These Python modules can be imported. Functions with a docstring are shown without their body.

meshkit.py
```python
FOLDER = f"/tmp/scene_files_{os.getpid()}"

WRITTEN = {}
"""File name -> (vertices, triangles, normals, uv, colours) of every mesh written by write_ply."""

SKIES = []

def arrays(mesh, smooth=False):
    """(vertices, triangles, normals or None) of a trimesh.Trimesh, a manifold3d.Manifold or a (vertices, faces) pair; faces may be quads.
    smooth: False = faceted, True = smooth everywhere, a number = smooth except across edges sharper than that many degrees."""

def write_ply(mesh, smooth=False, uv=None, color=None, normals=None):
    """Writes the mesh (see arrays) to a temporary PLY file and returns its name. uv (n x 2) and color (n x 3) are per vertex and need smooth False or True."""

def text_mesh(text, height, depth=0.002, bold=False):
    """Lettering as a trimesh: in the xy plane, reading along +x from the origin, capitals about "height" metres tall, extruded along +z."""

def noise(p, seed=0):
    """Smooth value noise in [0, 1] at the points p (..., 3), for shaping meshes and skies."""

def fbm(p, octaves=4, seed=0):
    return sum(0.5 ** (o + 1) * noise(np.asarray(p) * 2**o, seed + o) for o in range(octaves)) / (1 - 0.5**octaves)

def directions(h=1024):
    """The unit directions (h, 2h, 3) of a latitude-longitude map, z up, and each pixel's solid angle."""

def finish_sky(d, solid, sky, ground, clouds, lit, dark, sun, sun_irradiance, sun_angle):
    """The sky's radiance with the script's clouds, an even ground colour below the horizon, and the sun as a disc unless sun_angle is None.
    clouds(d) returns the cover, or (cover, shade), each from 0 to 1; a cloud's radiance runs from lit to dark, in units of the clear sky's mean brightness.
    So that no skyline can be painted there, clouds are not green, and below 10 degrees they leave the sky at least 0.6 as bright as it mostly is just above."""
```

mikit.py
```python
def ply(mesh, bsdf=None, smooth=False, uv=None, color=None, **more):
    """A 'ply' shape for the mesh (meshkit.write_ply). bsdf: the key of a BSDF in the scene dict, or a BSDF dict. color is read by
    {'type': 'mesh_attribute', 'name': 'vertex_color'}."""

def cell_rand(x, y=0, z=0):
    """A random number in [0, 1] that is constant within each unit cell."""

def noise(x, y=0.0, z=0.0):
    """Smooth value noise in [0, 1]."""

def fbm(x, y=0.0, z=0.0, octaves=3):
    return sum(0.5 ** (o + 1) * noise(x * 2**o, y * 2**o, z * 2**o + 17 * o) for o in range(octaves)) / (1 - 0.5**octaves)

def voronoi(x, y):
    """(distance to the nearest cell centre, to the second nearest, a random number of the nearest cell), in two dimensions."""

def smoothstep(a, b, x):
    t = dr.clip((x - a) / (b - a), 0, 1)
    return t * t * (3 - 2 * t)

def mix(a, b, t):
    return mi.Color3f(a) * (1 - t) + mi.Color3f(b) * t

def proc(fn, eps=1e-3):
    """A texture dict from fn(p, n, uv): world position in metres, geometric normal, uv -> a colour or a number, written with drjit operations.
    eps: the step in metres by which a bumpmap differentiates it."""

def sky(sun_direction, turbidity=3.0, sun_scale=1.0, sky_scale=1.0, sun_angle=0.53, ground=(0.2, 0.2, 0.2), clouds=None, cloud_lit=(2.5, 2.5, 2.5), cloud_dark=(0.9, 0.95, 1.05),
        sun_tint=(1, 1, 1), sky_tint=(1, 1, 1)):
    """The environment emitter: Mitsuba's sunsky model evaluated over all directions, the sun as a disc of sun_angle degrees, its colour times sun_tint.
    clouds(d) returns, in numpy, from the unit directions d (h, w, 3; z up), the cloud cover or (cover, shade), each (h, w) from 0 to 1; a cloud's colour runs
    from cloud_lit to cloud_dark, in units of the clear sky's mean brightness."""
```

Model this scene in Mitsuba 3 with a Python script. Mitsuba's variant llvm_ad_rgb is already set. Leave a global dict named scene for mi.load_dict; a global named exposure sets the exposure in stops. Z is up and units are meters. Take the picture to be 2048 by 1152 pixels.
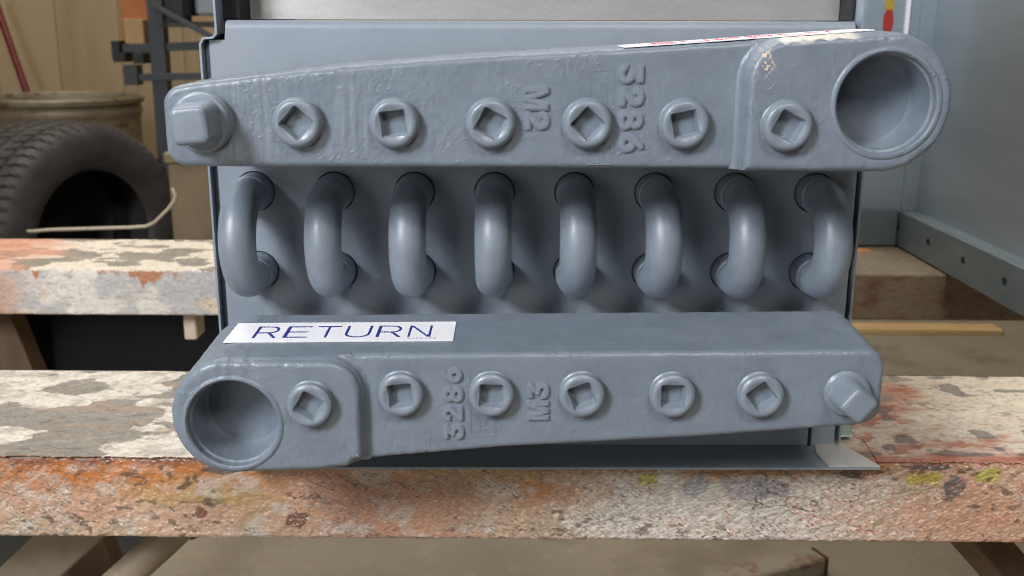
import math, random
import numpy as np, trimesh, shapely
import drjit as dr, mitsuba as mi
import manifold3d as m3
from shapely.geometry import Polygon, Point, box as sbox
from shapely.ops import unary_union
import mikit, meshkit
from mikit import proc, noise, fbm, smoothstep, mix, voronoi, cell_rand

T = mi.ScalarTransform4f
scene, labels = {}, {}
random.seed(7); rng = np.random.default_rng(7)

# ------------------------------------------------------------------ camera, light, exposure
CAM_Z, PITCH, ROLL = 1.05, math.radians(14.2), math.radians(0.38)
fw = np.array([0, math.cos(PITCH), -math.sin(PITCH)]); up0 = np.array([0, math.sin(PITCH), math.cos(PITCH)])
upv = up0 * math.cos(ROLL) - np.array([1.0, 0, 0]) * math.sin(ROLL)
scene['camera'] = {'type': 'thinlens', 'fov': 53.32, 'fov_axis': 'x', 'near_clip': 0.05, 'far_clip': 100.0, 'aperture_radius': 0.0013, 'focus_distance': 0.69,
                   'to_world': T().look_at(origin=[0, 0, CAM_Z], target=[0, float(fw[1]), CAM_Z + float(fw[2])], up=upv.tolist())}
exposure = 0.06

def panel(name, center, target, w, h, rgb):
    """a rectangular opening, lamp or added fill that gives light towards target"""
    scene[name] = {'type': 'rectangle', 'to_world': T().look_at(origin=center, target=target, up=[0, 0, 1]) @ T().scale([w / 2, h / 2, 1]),
                   'emitter': {'type': 'area', 'radiance': {'type': 'rgb', 'value': rgb}}, 'bsdf': {'type': 'diffuse', 'reflectance': {'type': 'rgb', 'value': 0.5}}}
    labels[name] = {'kind': 'structure'}
panel('doorway_sky', [-1.42, -1.02, 2.24], [0, 0.7, 0.9], 0.52, 0.8, [52.0, 53.5, 56.5])
panel('doorway_yard', [-1.9, -2.6, 1.15], [0, 0.7, 0.9], 1.6, 1.5, [2.6, 2.65, 2.75])
panel('high_window', [0.55, -1.35, 2.95], [0.1, 0.7, 0.8], 0.7, 0.6, [24.0, 22.6, 20.4])
panel('overhead_fill', [-1.2, 2.6, 4.6], [-1.2, 2.61, 0.9], 3.4, 2.4, [6.0, 5.7, 5.1])  # added fill panel overhead to lift the background; no known fixture

# ------------------------------------------------------------------ materials
def C(r, g, b):
    return [((c / 255 + 0.055) / 1.055) ** 2.4 if c > 10 else c / 255 / 12.92 for c in (r, g, b)]
def rgb(v):
    return {'type': 'rgb', 'value': list(v)}
def mat(name, color, rough=0.5, metal=0.0, spec=0.5, bump=None, bscale=1e-3, eps=5e-4):
    b = {'type': 'principled', 'base_color': color if isinstance(color, dict) else rgb(color), 'roughness': rough, 'metallic': metal, 'specular': spec}
    if bump is not None:
        b = {'type': 'bumpmap', 'arbitrary': proc(bump, eps), 'scale': bscale, 'bsdf': b}
    scene[name] = {'type': 'twosided', 'bsdf': b}
def blob(p, x, z, rx, rz):
    return dr.exp(-(dr.square((p.x - x) / rx) + dr.square((p.z - z) / rz)))
def blot(p, x, y, rx, ry):
    return dr.exp(-(dr.square((p.x - x) / rx) + dr.square((p.y - y) / ry)))


def cast_bump(p, n, uv):
    peel = fbm(p.x * 230, p.y * 230, p.z * 230, 3) * 0.55
    pim = smoothstep(0.62, 0.95, noise(p.x * 560 + 5, p.y * 560, p.z * 560)) * smoothstep(0.35, 0.7, noise(p.x * 26, p.y * 26, p.z * 26 + 4)) * 0.55
    run = noise(p.x * 420, p.y * 60, p.z * 11)
    m = smoothstep(-0.135, -0.17, p.x) + blob(p, -0.098, 0.99, 0.012, 0.02) * 0.9 + smoothstep(0.17, 0.2, p.x) * smoothstep(0.9, 0.85, p.z) * 0.4
    return peel + pim + run * m * 0.9
def cast_color(p, n, uv):
    v = fbm(p.x * 60, p.y * 60, p.z * 60, 3)
    c = mix([0.132, 0.160, 0.196], [0.182, 0.214, 0.253], v)
    # worn cream patch on the upper edge of the boss
    e = noise(p.x * 190, 3.0, p.z * 190) * 0.006
    w = smoothstep(0.0, 0.001, p.z - (1.0415 + 0.07 * (p.x - 0.165)) - e * 0.7) * smoothstep(0.158, 0.164, p.x) * smoothstep(0.213, 0.203, p.x + e)
    w2 = smoothstep(0.60, 0.68, noise(p.x * 700, 1.0, p.z * 500)) * blob(p, 0.152, 1.032, 0.004, 0.006)
    c = mix(c, C(205, 200, 188), w * 0.85)
    return mix(c, C(215, 190, 160), dr.clip(w2 * 1.5, 0, 1))
mat('cast_paint', proc(cast_color), 0.36, 0, 0.5, cast_bump, 0.0006, 2.5e-4)
def plug_bump(p, n, uv):
    return fbm(p.x * 240, p.y * 240, p.z * 240, 2)
mat('smooth_paint', [0.178, 0.21, 0.248], 0.36, 0, 0.5, plug_bump, 0.00016)
def tube_col(p, n, uv):
    return mix([0.155, 0.185, 0.222], [0.192, 0.224, 0.262], fbm(p.x * 90, p.y * 90, p.z * 90, 2))
mat('tube_paint', proc(tube_col), 0.43, 0, 0.8)
def sheet_col(p, n, uv):
    v = fbm(p.x * 35, p.y * 35, p.z * 35, 3)
    s = noise(p.x * 900, p.y * 900, p.z * 900)
    return mix([0.205, 0.238, 0.278], [0.262, 0.298, 0.34], v * 0.7 + s * 0.3)
mat('sheet_paint', proc(sheet_col), 0.42, 0, 0.45, lambda p, n, uv: noise(p.x * 700, p.y * 700, p.z * 700), 0.00008)
def galv_col(p, n, uv):
    v = fbm(p.x * 20, p.y * 20, p.z * 60, 3)
    s = noise(p.x * 500, p.y * 500, p.z * 1200)
    return mix(C(172, 172, 172), C(208, 206, 202), v * 0.7 + s * 0.3)
mat('galvanised', proc(galv_col), 0.33, 0.62, 0.5)
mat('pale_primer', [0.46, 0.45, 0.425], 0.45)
mat('galv_tab', C(150, 165, 158), 0.4, 0.6)
mat('cabinet_paint', proc(lambda p, n, uv: mix(mix(C(132, 145, 155), C(160, 171, 179), fbm(p.x * 9, p.y * 5, p.z * 24, 4)), C(170, 178, 184), smoothstep(0.6, 0.85, fbm(p.x * 10, p.y * 5, p.z * 300, 3)) * 0.25)), 0.33, 0.3, 0.6)
mat('shaded_cabinet_paint', proc(lambda p, n, uv: mix(C(96, 108, 114), C(118, 129, 134), fbm(p.x * 30, p.y * 12, p.z * 30, 4))), 0.42, 0.2, 0.5)  # same metal as the casing, the rail's darker shading put into its colour
mat('label_white', [0.80, 0.80, 0.83], 0.3)
mat('ink_blue', C(40, 50, 130), 0.4)
mat('ink_red', C(190, 40, 60), 0.4)
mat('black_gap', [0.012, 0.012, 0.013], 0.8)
mat('sticker_yellow', C(168, 146, 50), 0.4)
mat('sticker_red', C(158, 44, 38), 0.4)

CREAM, GREYB, SALMON, RUST, PINKB, WHITEG, OCHRE = C(204, 193, 176), C(142, 132, 120), C(182, 134, 110), C(172, 106, 56), C(178, 152, 128), C(188, 182, 172), C(168, 136, 84)
def ragged(p, x, z, rx, rz, f=90.0, amp=1.1):
    """a paint spot with a torn outline"""
    return smoothstep(0.42, 0.56, blob(p, x, z, rx, rz) + (fbm(p.x * f, 6.0, p.z * f, 3) - 0.5) * amp * smoothstep(0.02, 0.2, blob(p, x, z, rx * 1.5, rz * 1.5)))
def beam_front(p, n, uv):
    t = (p.z - 0.657) / 0.07
    big = fbm(p.x * 14, 1.0, p.z * 22, 5)
    mid = fbm(p.x * 48, 5.0, p.z * 60, 4)
    wob = (fbm(p.x * 40, 2.0, p.z * 40, 4) - 0.5) * 0.09
    x = p.x + wob
    c = mix(PINKB, SALMON, smoothstep(0.40, 0.7, big) * 0.55)
    c = mix(c, C(160, 142, 118), smoothstep(0.45, 0.7, mid) * 0.6)
    c = mix(c, SALMON, 0.7 * dr.exp(-dr.square((x + 0.11) / 0.06)))
    c = mix(c, RUST, dr.clip(1.2 * blob(p, -0.34, 0.714, 0.10, 0.016) + 1.0 * blob(p, -0.23, 0.709, 0.05, 0.012) + 0.7 * blob(p, 0.02, 0.70, 0.05, 0.014), 0, 1) * smoothstep(0.3, 0.62, mid + 0.14))
    c = mix(c, OCHRE, dr.clip(0.9 * blob(p, -0.24, 0.694, 0.06, 0.014) + 0.7 * blob(p, 0.0, 0.718, 0.14, 0.008), 0, 1) * smoothstep(0.3, 0.6, mid + 0.1))
    c = mix(c, WHITEG, smoothstep(0.02, 0.1, x) * smoothstep(0.33, 0.2, x) * smoothstep(1.1, 0.7, t + wob * 7) * 0.9)
    c = mix(c, WHITEG, smoothstep(0.52, 0.72, fbm(p.x * 60, 7.0, p.z * 60, 4)) * 0.5)
    c = mix(c, C(150, 100, 44), smoothstep(0.74, 0.95, t + wob * 5) * smoothstep(0.03, 0.12, x) * smoothstep(0.37, 0.3, x) * 0.7)
    c = mix(c, SALMON, smoothstep(0.28, 0.38, x) * 0.55 * smoothstep(0.3, 0.6, mid + 0.12))
    c = mix(c, C(118, 66, 50), smoothstep(0.84, 0.98, t + wob * 3) * smoothstep(-0.12, -0.24, x) * 0.75)
    c = mix(c, C(134, 134, 140), dr.clip(ragged(p, 0.188, 0.703, 0.026, 0.012, 60) + ragged(p, 0.146, 0.703, 0.012, 0.012, 60), 0, 1) * 0.65)
    c = mix(c, C(168, 160, 66), dr.clip(ragged(p, 0.325, 0.712, 0.016, 0.006) + ragged(p, 0.372, 0.716, 0.010, 0.006) + ragged(p, 0.106, 0.710, 0.010, 0.005), 0, 1) * 0.8)
    c = mix(c, C(84, 82, 84), dr.clip(ragged(p, 0.347, 0.704, 0.009, 0.013) + ragged(p, 0.268, 0.717, 0.014, 0.006) + ragged(p, -0.225, 0.716, 0.016, 0.004) + ragged(p, 0.33, 0.722, 0.03, 0.003), 0, 1) * 0.8)
    c = mix(c, C(104, 60, 44), dr.clip(ragged(p, -0.17, 0.672, 0.010, 0.007) + ragged(p, -0.245, 0.679, 0.006, 0.006), 0, 1) * 0.8)
    # grit of many sizes, dragged down to the right
    u, v = p.x + p.z * 0.55, p.z - p.x * 0.35
    g = fbm(u * 300, 5.0, v * 640, 3)
    rough = smoothstep(0.0, 0.12, x) * 0.45 + 0.55
    c = c * (1.0 + (g - 0.5) * 0.95 * rough)
    c = mix(c, C(226, 218, 202), smoothstep(0.64, 0.84, g) * rough * 0.6)
    pit = smoothstep(0.60, 0.74, fbm(p.x * 150, 3.0, p.z * 170, 3)) * smoothstep(0.42, 0.7, noise(p.x * 24, 2.0, p.z * 30))
    c = mix(c, C(78, 66, 54), pit * 0.75)
    crack = smoothstep(0.016, 0.002, dr.abs(fbm(p.x * 26 + p.z * 22, 4.0, p.z * 44, 5) - 0.5)) * smoothstep(0.60, 0.76, noise(p.x * 19, 8.0, p.z * 26))
    return mix(c, C(74, 58, 46), crack * 0.8)
def flakes(p):
    return smoothstep(0.535, 0.565, fbm(p.x * 17, p.y * 27, 2.0, 6) + 0.10 * smoothstep(0.84, 0.93, p.y) - 0.015 + (noise(p.x * 500, p.y * 500, 2.0) - 0.5) * 0.02)
def beam_top(p, n, uv):
    s = fbm(p.x * 26, p.y * 46, 2.0, 5)
    s2 = fbm(p.x * 11 + 3, p.y * 30, 6.0, 4)
    str_ = fbm(p.x * 30 + p.y * 14, p.y * 260 - p.x * 60, 3.0, 3)
    fine = fbm(p.x * 300, p.y * 420, 1.0, 3)
    left = mix(C(118, 112, 104), C(142, 136, 128), s2)
    left = mix(left, C(104, 98, 91), smoothstep(0.48, 0.7, str_) * 0.35)
    left = mix(left, C(150, 124, 104), smoothstep(0.55, 0.72, fbm(p.x * 22, p.y * 50, 11.0, 4)) * 0.5)
    left = mix(left, mix(C(194, 187, 175), C(168, 160, 148), smoothstep(0.4, 0.7, fbm(p.x * 70, p.y * 120, 8.0, 3))), 0.95 * flakes(p))
    right = mix(C(176, 132, 110), C(190, 172, 156), smoothstep(0.40, 0.66, s2 + (0.32 - p.x) * -0.6))
    right = mix(right, C(160, 90, 66), smoothstep(0.56, 0.72, fbm(p.x * 70 - p.y * 30, p.y * 90, 5.0, 4)) * 0.7)
    right = mix(right, C(160, 84, 62), smoothstep(0.765, 0.742, p.y + (s - 0.5) * 0.06) * 0.7)
    right = mix(right, mix(C(206, 194, 174), C(186, 172, 152), str_), smoothstep(0.0, 0.05, (p.x - 0.325) + (p.y - 0.86) * 0.7 + (s2 - 0.5) * 0.25) * 0.9)
    right = mix(right, C(140, 130, 116), smoothstep(0.5, 0.62, blot(p, 0.36, 0.93, 0.045, 0.012) + blot(p, 0.31, 0.875, 0.05, 0.018) + (s - 0.5) * 0.9) * 0.8)
    right = mix(right, C(96, 92, 92), smoothstep(0.66, 0.70, noise(p.x * 46, p.y * 80, 9.0) * 0.75 + s * 0.2) * 0.7)
    c = mix(left, right, smoothstep(0.08, 0.16, p.x + (s - 0.5) * 0.1))
    c = c * (1.0 + (fine - 0.5) * 0.5)
    return mix(c, C(84, 74, 64), smoothstep(0.62, 0.8, fbm(p.x * 120, p.y * 160, 7.0, 3)) * 0.4)
def front_beam_col(p, n, uv):
    return mix(beam_front(p, n, uv), beam_top(p, n, uv), smoothstep(0.45, 0.6, dr.abs(n.z)))
def rear_beam_col(p, n, uv):
    t = (p.z - 0.66) / 0.067
    s = fbm(p.x * 16, p.y * 34, p.z * 16, 4)
    w = fbm(p.x * 30, 3.0, p.z * 30, 4)
    f = mix(C(214, 208, 197), C(184, 181, 177), smoothstep(0.42, 0.6, w + 0.12 * dr.exp(-dr.square((p.x + 0.46) / 0.09)) - 0.03))
    f = mix(f, C(214, 196, 168), smoothstep(0.5, 0.66, fbm(p.x * 13, 8.0, p.z * 20, 3)))
    f = mix(f, SALMON, smoothstep(-0.64, -0.72, p.x + (w - 0.5) * 0.14) * 0.7)
    drip = smoothstep(0.5, 0.95, fbm(p.x * 44, 3.0, 1.0, 4)) * 0.36 + fbm(p.x * 190, 1.0, p.z * 90, 3) * 0.14 - 0.03
    f = mix(f, C(176, 104, 48), smoothstep(-0.02, 0.07, t - 1.0 + drip) * smoothstep(0.35, 0.6, noise(p.x * 17, 9.0, 1.0)) * 0.8)
    f = mix(f, C(150, 130, 100), smoothstep(0.75, 0.85, noise(p.x * 160, 2.0, p.z * 200)) * 0.35)
    f = mix(f, mix(C(132, 116, 98), C(118, 84, 66), smoothstep(0.45, 0.8, w)), smoothstep(-0.1, 0.05, p.x))
    top = mix(mix(C(150, 142, 130), C(120, 112, 102), s), CREAM, smoothstep(0.49, 0.52, fbm(p.x * 22, p.y * 40, 4.0, 5) + 0.06 * smoothstep(1.45, 1.37, p.y)))
    top = mix(top, C(196, 136, 110), smoothstep(-0.64, -0.74, p.x + (s - 0.5) * 0.2) * 0.8)
    top = mix(top, mix(C(128, 116, 98), C(104, 92, 78), s), smoothstep(-0.1, 0.05, p.x))
    top = mix(top, C(190, 122, 76), smoothstep(0.5, 0.6, blot(p, 0.52, 1.535, 0.04, 0.02)))
    gr = fbm(p.x * 240, p.y * 240, p.z * 300, 3)
    return mix(f, top, smoothstep(0.45, 0.6, dr.abs(n.z))) * (1.0 + (gr - 0.5) * 0.6)
def beam_bump(p, n, uv):
    return fbm(p.x * 300, p.y * 300, p.z * 300, 3) * 0.7 + flakes(p) * smoothstep(0.45, 0.6, dr.abs(n.z)) * 0.8
mat('front_beam_paint', proc(front_beam_col), 0.62, 0, 0.35, beam_bump, 0.0014)
mat('rear_beam_paint', proc(rear_beam_col), 0.6, 0, 0.35, beam_bump, 0.0009)
mat('brace_paint', proc(lambda p, n, uv: mix(C(158, 146, 128), C(126, 106, 82), fbm(p.x * 30, p.y * 30, p.z * 30, 3))), 0.6)
mat('brown_wood', proc(lambda p, n, uv: mix(C(98, 76, 56), C(72, 56, 42), fbm(p.x * 60, p.y * 60, p.z * 12, 3))), 0.7)
def concrete_col(p, n, uv):
    c = mix(C(148, 138, 120), C(120, 111, 96), fbm(p.x * 3.2, p.y * 3.2, 1.0, 4))
    c = mix(c, C(104, 94, 78), smoothstep(0.58, 0.78, fbm(p.x * 7 + 2, p.y * 9, 4.0, 4)) * 0.45)
    return mix(c, C(170, 156, 132), smoothstep(0.62, 0.8, fbm(p.x * 40, p.y * 40, 2.0, 4)) * 0.15)
mat('concrete', proc(concrete_col), 0.7, 0, 0.3, lambda p, n, uv: fbm(p.x * 60, p.y * 60, 0.0, 3), 0.002, 2e-3)
def wall_col(p, n, uv):
    c = mix(C(166, 146, 114), C(146, 127, 98), fbm(p.x * 3, 1.0, p.z * 0.7, 4))
    return mix(c, C(138, 114, 86), smoothstep(0.55, 0.75, fbm(p.x * 9, 2.0, p.z * 0.8, 3)) * 0.55)
mat('wall_paint', proc(wall_col), 0.6)
def rubber_col(p, n, uv):
    return mix([0.03, 0.028, 0.027], [0.078, 0.07, 0.064], fbm(p.x * 18, p.y * 18, p.z * 18, 3))
mat('rubber', proc(rubber_col), 0.62, 0, 0.4)
def drum_col(p, n, uv):
    c = mix(C(142, 132, 110), C(98, 84, 64), fbm(p.x * 14, p.y * 14, p.z * 9, 4))
    return mix(c, C(86, 56, 34), smoothstep(0.55, 0.72, fbm(p.x * 20, p.y * 20, p.z * 40, 3)) * 0.7)
mat('drum_steel', proc(drum_col), 0.5, 0.2)
mat('dark_steel', [0.030, 0.034, 0.038], 0.5)
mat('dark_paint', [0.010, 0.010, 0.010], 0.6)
mat('red_paint', C(96, 20, 24), 0.5)
mat('cardboard', proc(lambda p, n, uv: mix(C(168, 138, 98), C(142, 114, 80), fbm(p.x * 20, p.y * 20, p.z * 20, 3))), 0.75)
mat('orange_card', proc(lambda p, n, uv: mix(C(172, 104, 52), C(146, 84, 42), fbm(p.x * 30, p.y * 30, p.z * 30, 3))), 0.6)
mat('tan_box', proc(lambda p, n, uv: mix(C(146, 128, 98), C(122, 106, 82), fbm(p.x * 40, p.y * 40, p.z * 6, 3))), 0.7)
mat('pale_wood', proc(lambda p, n, uv: mix(C(210, 178, 130), C(186, 150, 104), noise(p.x * 8, p.y * 90, p.z * 90))), 0.6)
mat('pale_rod', C(196, 182, 160), 0.5)
mat('rust_streaked', proc(lambda p, n, uv: mix(C(140, 132, 116), C(110, 66, 46), smoothstep(0.5, 0.7, fbm(p.x * 40, p.y * 40, p.z * 60, 4)) * 0.7)), 0.55)
mat('dark_rust', C(74, 54, 44), 0.7)
mat('grey_machine', C(126, 134, 142), 0.5)

# ------------------------------------------------------------------ mesh helpers
def add(key, mesh, bsdf, smooth=35, label=None, cat=None, group=None, kind=None):
    if key in scene:
        k = 1
        while f'{key}_{k:03d}' in scene: k += 1
        key = f'{key}_{k:03d}'
    if isinstance(mesh, m3.Manifold):
        mm = mesh.to_mesh(); mesh = trimesh.Trimesh(mm.vert_properties[:, :3], mm.tri_verts, process=False)
    scene[key] = mikit.ply(mesh, bsdf, smooth=smooth)
    tag(key, label, cat, group, kind)
    return key
def tag(key, label=None, cat=None, group=None, kind=None):
    d = {k: v for k, v in (('label', label), ('category', cat), ('group', group), ('kind', kind)) if v}
    if d: labels[key] = {**labels.get(key, {}), **d}
def man(t):
    t = trimesh.Trimesh(t.vertices, t.faces, process=True)
    return m3.Manifold(m3.Mesh(np.asarray(t.vertices, np.float32), np.asarray(t.faces, np.uint32)))
def tri(m):
    if isinstance(m, trimesh.Trimesh): return m
    mm = m.to_mesh(); return trimesh.Trimesh(mm.vert_properties[:, :3], mm.tri_verts, process=False)
def cat(ms):
    return trimesh.util.concatenate([tri(m) for m in ms])
def resample(poly, step):
    ring = poly.exterior; n = max(12, int(ring.length / step))
    pts = np.array([ring.interpolate(k / n, normalized=True).coords[0] for k in range(n)])
    if Polygon(pts).exterior.is_ccw is False: pts = pts[::-1]
    return pts
def rings_mesh(rings):
    """closed mesh from rings of equal size, (n,3) each, the first ring nearest +c"""
    n = len(rings[0]); v = np.vstack(rings); f = []
    i = np.arange(n); j = (i + 1) % n
    for k in range(len(rings) - 1):
        a, b = k * n, (k + 1) * n
        f += [np.stack([a + i, b + i, b + j], 1), np.stack([a + i, b + j, a + j], 1)]
    for k in (0, len(rings) - 1):
        t = np.asarray(m3.triangulate([rings[k][:, :2].astype(float)]))
        f.append((t if k == 0 else t[:, ::-1]) + k * n)
    m = trimesh.Trimesh(v, np.vstack(f), process=False)
    if m.volume < 0: m.invert()
    return m
def loft(poly, prof, step=0.002):
    """prof: (outset, height) from the top (largest height) down; in local coordinates (a, b in the outline, c towards the viewer)"""
    p = resample(poly, step)
    d = np.roll(p, -1, 0) - np.roll(p, 1, 0); nrm = np.stack([d[:, 1], -d[:, 0]], 1); nrm /= np.linalg.norm(nrm, axis=1, keepdims=True)
    return rings_mesh([np.column_stack([p + nrm * o, np.full(len(p), h)]) for o, h in prof])
def roundprof(top, bottom, r, n=6, draft=0.0, rb=0.0):
    pr = [(-r * (1 - math.sin(a)), top - r * (1 - math.cos(a))) for a in np.linspace(0, math.pi / 2, n)]
    pr += [(draft * (k / 4) , top - r + (bottom + rb - top + r) * k / 4) for k in range(1, 5)]
    if rb: pr += [(draft - rb * (1 - math.cos(a)), bottom + rb - rb * math.sin(a)) for a in np.linspace(0, math.pi / 2, 4)[1:]]
    return pr
def rpoly(pts, r):
    p = Polygon(pts) if not hasattr(pts, 'buffer') else pts
    return p.buffer(-r, quad_segs=12).buffer(2 * r, quad_segs=12).buffer(-r, quad_segs=12)
def revolve(prof, n=48):
    """prof: (radius, c) open polyline whose ends lie on the axis"""
    a = np.linspace(0, 2 * math.pi, n, endpoint=False); rows, v, f = [], [], []
    for r, c in prof:
        if r < 1e-7: rows.append([len(v)] * n); v.append([0, 0, c])
        else:
            rows.append(list(range(len(v), len(v) + n))); v += [[r * math.cos(t), r * math.sin(t), c] for t in a]
    for A, B in zip(rows, rows[1:]):
        for i in range(n):
            j = (i + 1) % n
            if B[i] != B[j]: f.append([A[i], B[i], B[j]])
            if A[i] != A[j]: f.append([A[i], B[j], A[j]])
    m = trimesh.Trimesh(v, f, process=False)
    if m.volume < 0: m.invert()
    return m
def bx(x0, x1, y0, y1, z0, z1, ch=0.0):
    m = trimesh.creation.box(extents=[x1 - x0, y1 - y0, z1 - z0])
    if ch > 0:
        e = np.array([x1 - x0, y1 - y0, z1 - z0]) / 2
        pts = [np.array([sx * (e[0] - (0 if k == 0 else ch)), sy * (e[1] - (0 if k == 1 else ch)), sz * (e[2] - (0 if k == 2 else ch))]) for sx in (-1, 1) for sy in (-1, 1) for sz in (-1, 1) for k in range(3)]
        m = trimesh.convex.convex_hull(np.array(pts))
    m.apply_translation([(x0 + x1) / 2, (y0 + y1) / 2, (z0 + z1) / 2]); return m
def bar(p, q, w, h, roll=0.0, ch=0.001):
    """a straight bar of section w x h from p to q"""
    p, q = np.array(p, float), np.array(q, float); L = np.linalg.norm(q - p); d = (q - p) / L
    s = np.cross(d, [0, 0, 1] if abs(d[2]) < 0.95 else [0, 1, 0]); s /= np.linalg.norm(s); u = np.cross(s, d)
    s, u = s * math.cos(roll) + u * math.sin(roll), u * math.cos(roll) - s * math.sin(roll)
    m = bx(-w / 2, w / 2, -h / 2, h / 2, 0, L, ch)
    M = np.eye(4); M[:3, 0], M[:3, 1], M[:3, 2], M[:3, 3] = s, u, d, p
    if np.linalg.det(M[:3, :3]) < 0: M[:3, 0] *= -1
    m.apply_transform(M); return m
def tube(path, r, n=28, cap=True):
    P = np.array(path, float); k = len(P); r = np.broadcast_to(r, k)
    d = np.gradient(P, axis=0); d /= np.linalg.norm(d, axis=1, keepdims=True)
    ref = np.array([1.0, 0, 0]) if abs(d[0][0]) < 0.9 else np.array([0, 0, 1.0]); rings = []
    a = np.linspace(0, 2 * math.pi, n, endpoint=False)
    for i in range(k):
        s = ref - d[i] * (ref @ d[i]); s /= np.linalg.norm(s); u = np.cross(d[i], s); ref = s
        rings.append(P[i] + r[i] * (np.cos(a)[:, None] * s + np.sin(a)[:, None] * u))
    v = np.vstack(rings + [P[:1], P[-1:]]); f = []; i = np.arange(n); j = (i + 1) % n
    for q in range(k - 1):
        f += [np.stack([q * n + i, q * n + j, (q + 1) * n + j], 1), np.stack([q * n + i, (q + 1) * n + j, (q + 1) * n + i], 1)]
    f += [np.stack([j, i, i * 0 + k * n], 1), np.stack([(k - 1) * n + i, (k - 1) * n + j, i * 0 + k * n + 1], 1)]
    m = trimesh.Trimesh(v, np.vstack(f), process=False)
    if m.volume < 0: m.invert()
    return m

# the coil sits a fifth of a degree out of level on the beam
TILT = math.radians(0.21)
def coil(m, x=0.0, z=0.0, Y=0.0, local=True):
    """local (a right, b up, c towards the viewer) at (x, Y, z), then tilted with the coil"""
    m = tri(m).copy(); v = np.array(m.vertices)
    if local: v = np.stack([x + v[:, 0], Y - v[:, 2], z + v[:, 1]], 1)
    dz = v[:, 2] - 0.727
    v = np.stack([v[:, 0] * math.cos(TILT) - dz * math.sin(TILT), v[:, 1], 0.727 + v[:, 0] * math.sin(TILT) + dz * math.cos(TILT)], 1)
    m.vertices = v; return m

# ------------------------------------------------------------------ setting
add('floor', bx(-9, 9, -6, 9, -0.1, 0.0), 'concrete', False, kind='structure')
corr = []
for k in range(60):
    x = -9 + k * 0.3
    corr += [(x, 0.0), (x + 0.22, 0.0), (x + 0.235, -0.012), (x + 0.285, -0.012)]
wallm = trimesh.creation.extrude_polygon(Polygon(corr + [(9, 0), (9, 0.1), (-9, 0.1)]), 4.2, engine='earcut')
wallm.apply_translation([0, 5.0, 0.0])
add('workshop_wall', wallm, 'wall_paint', False, label='tan ribbed metal wall far behind at left', cat='wall')

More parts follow.
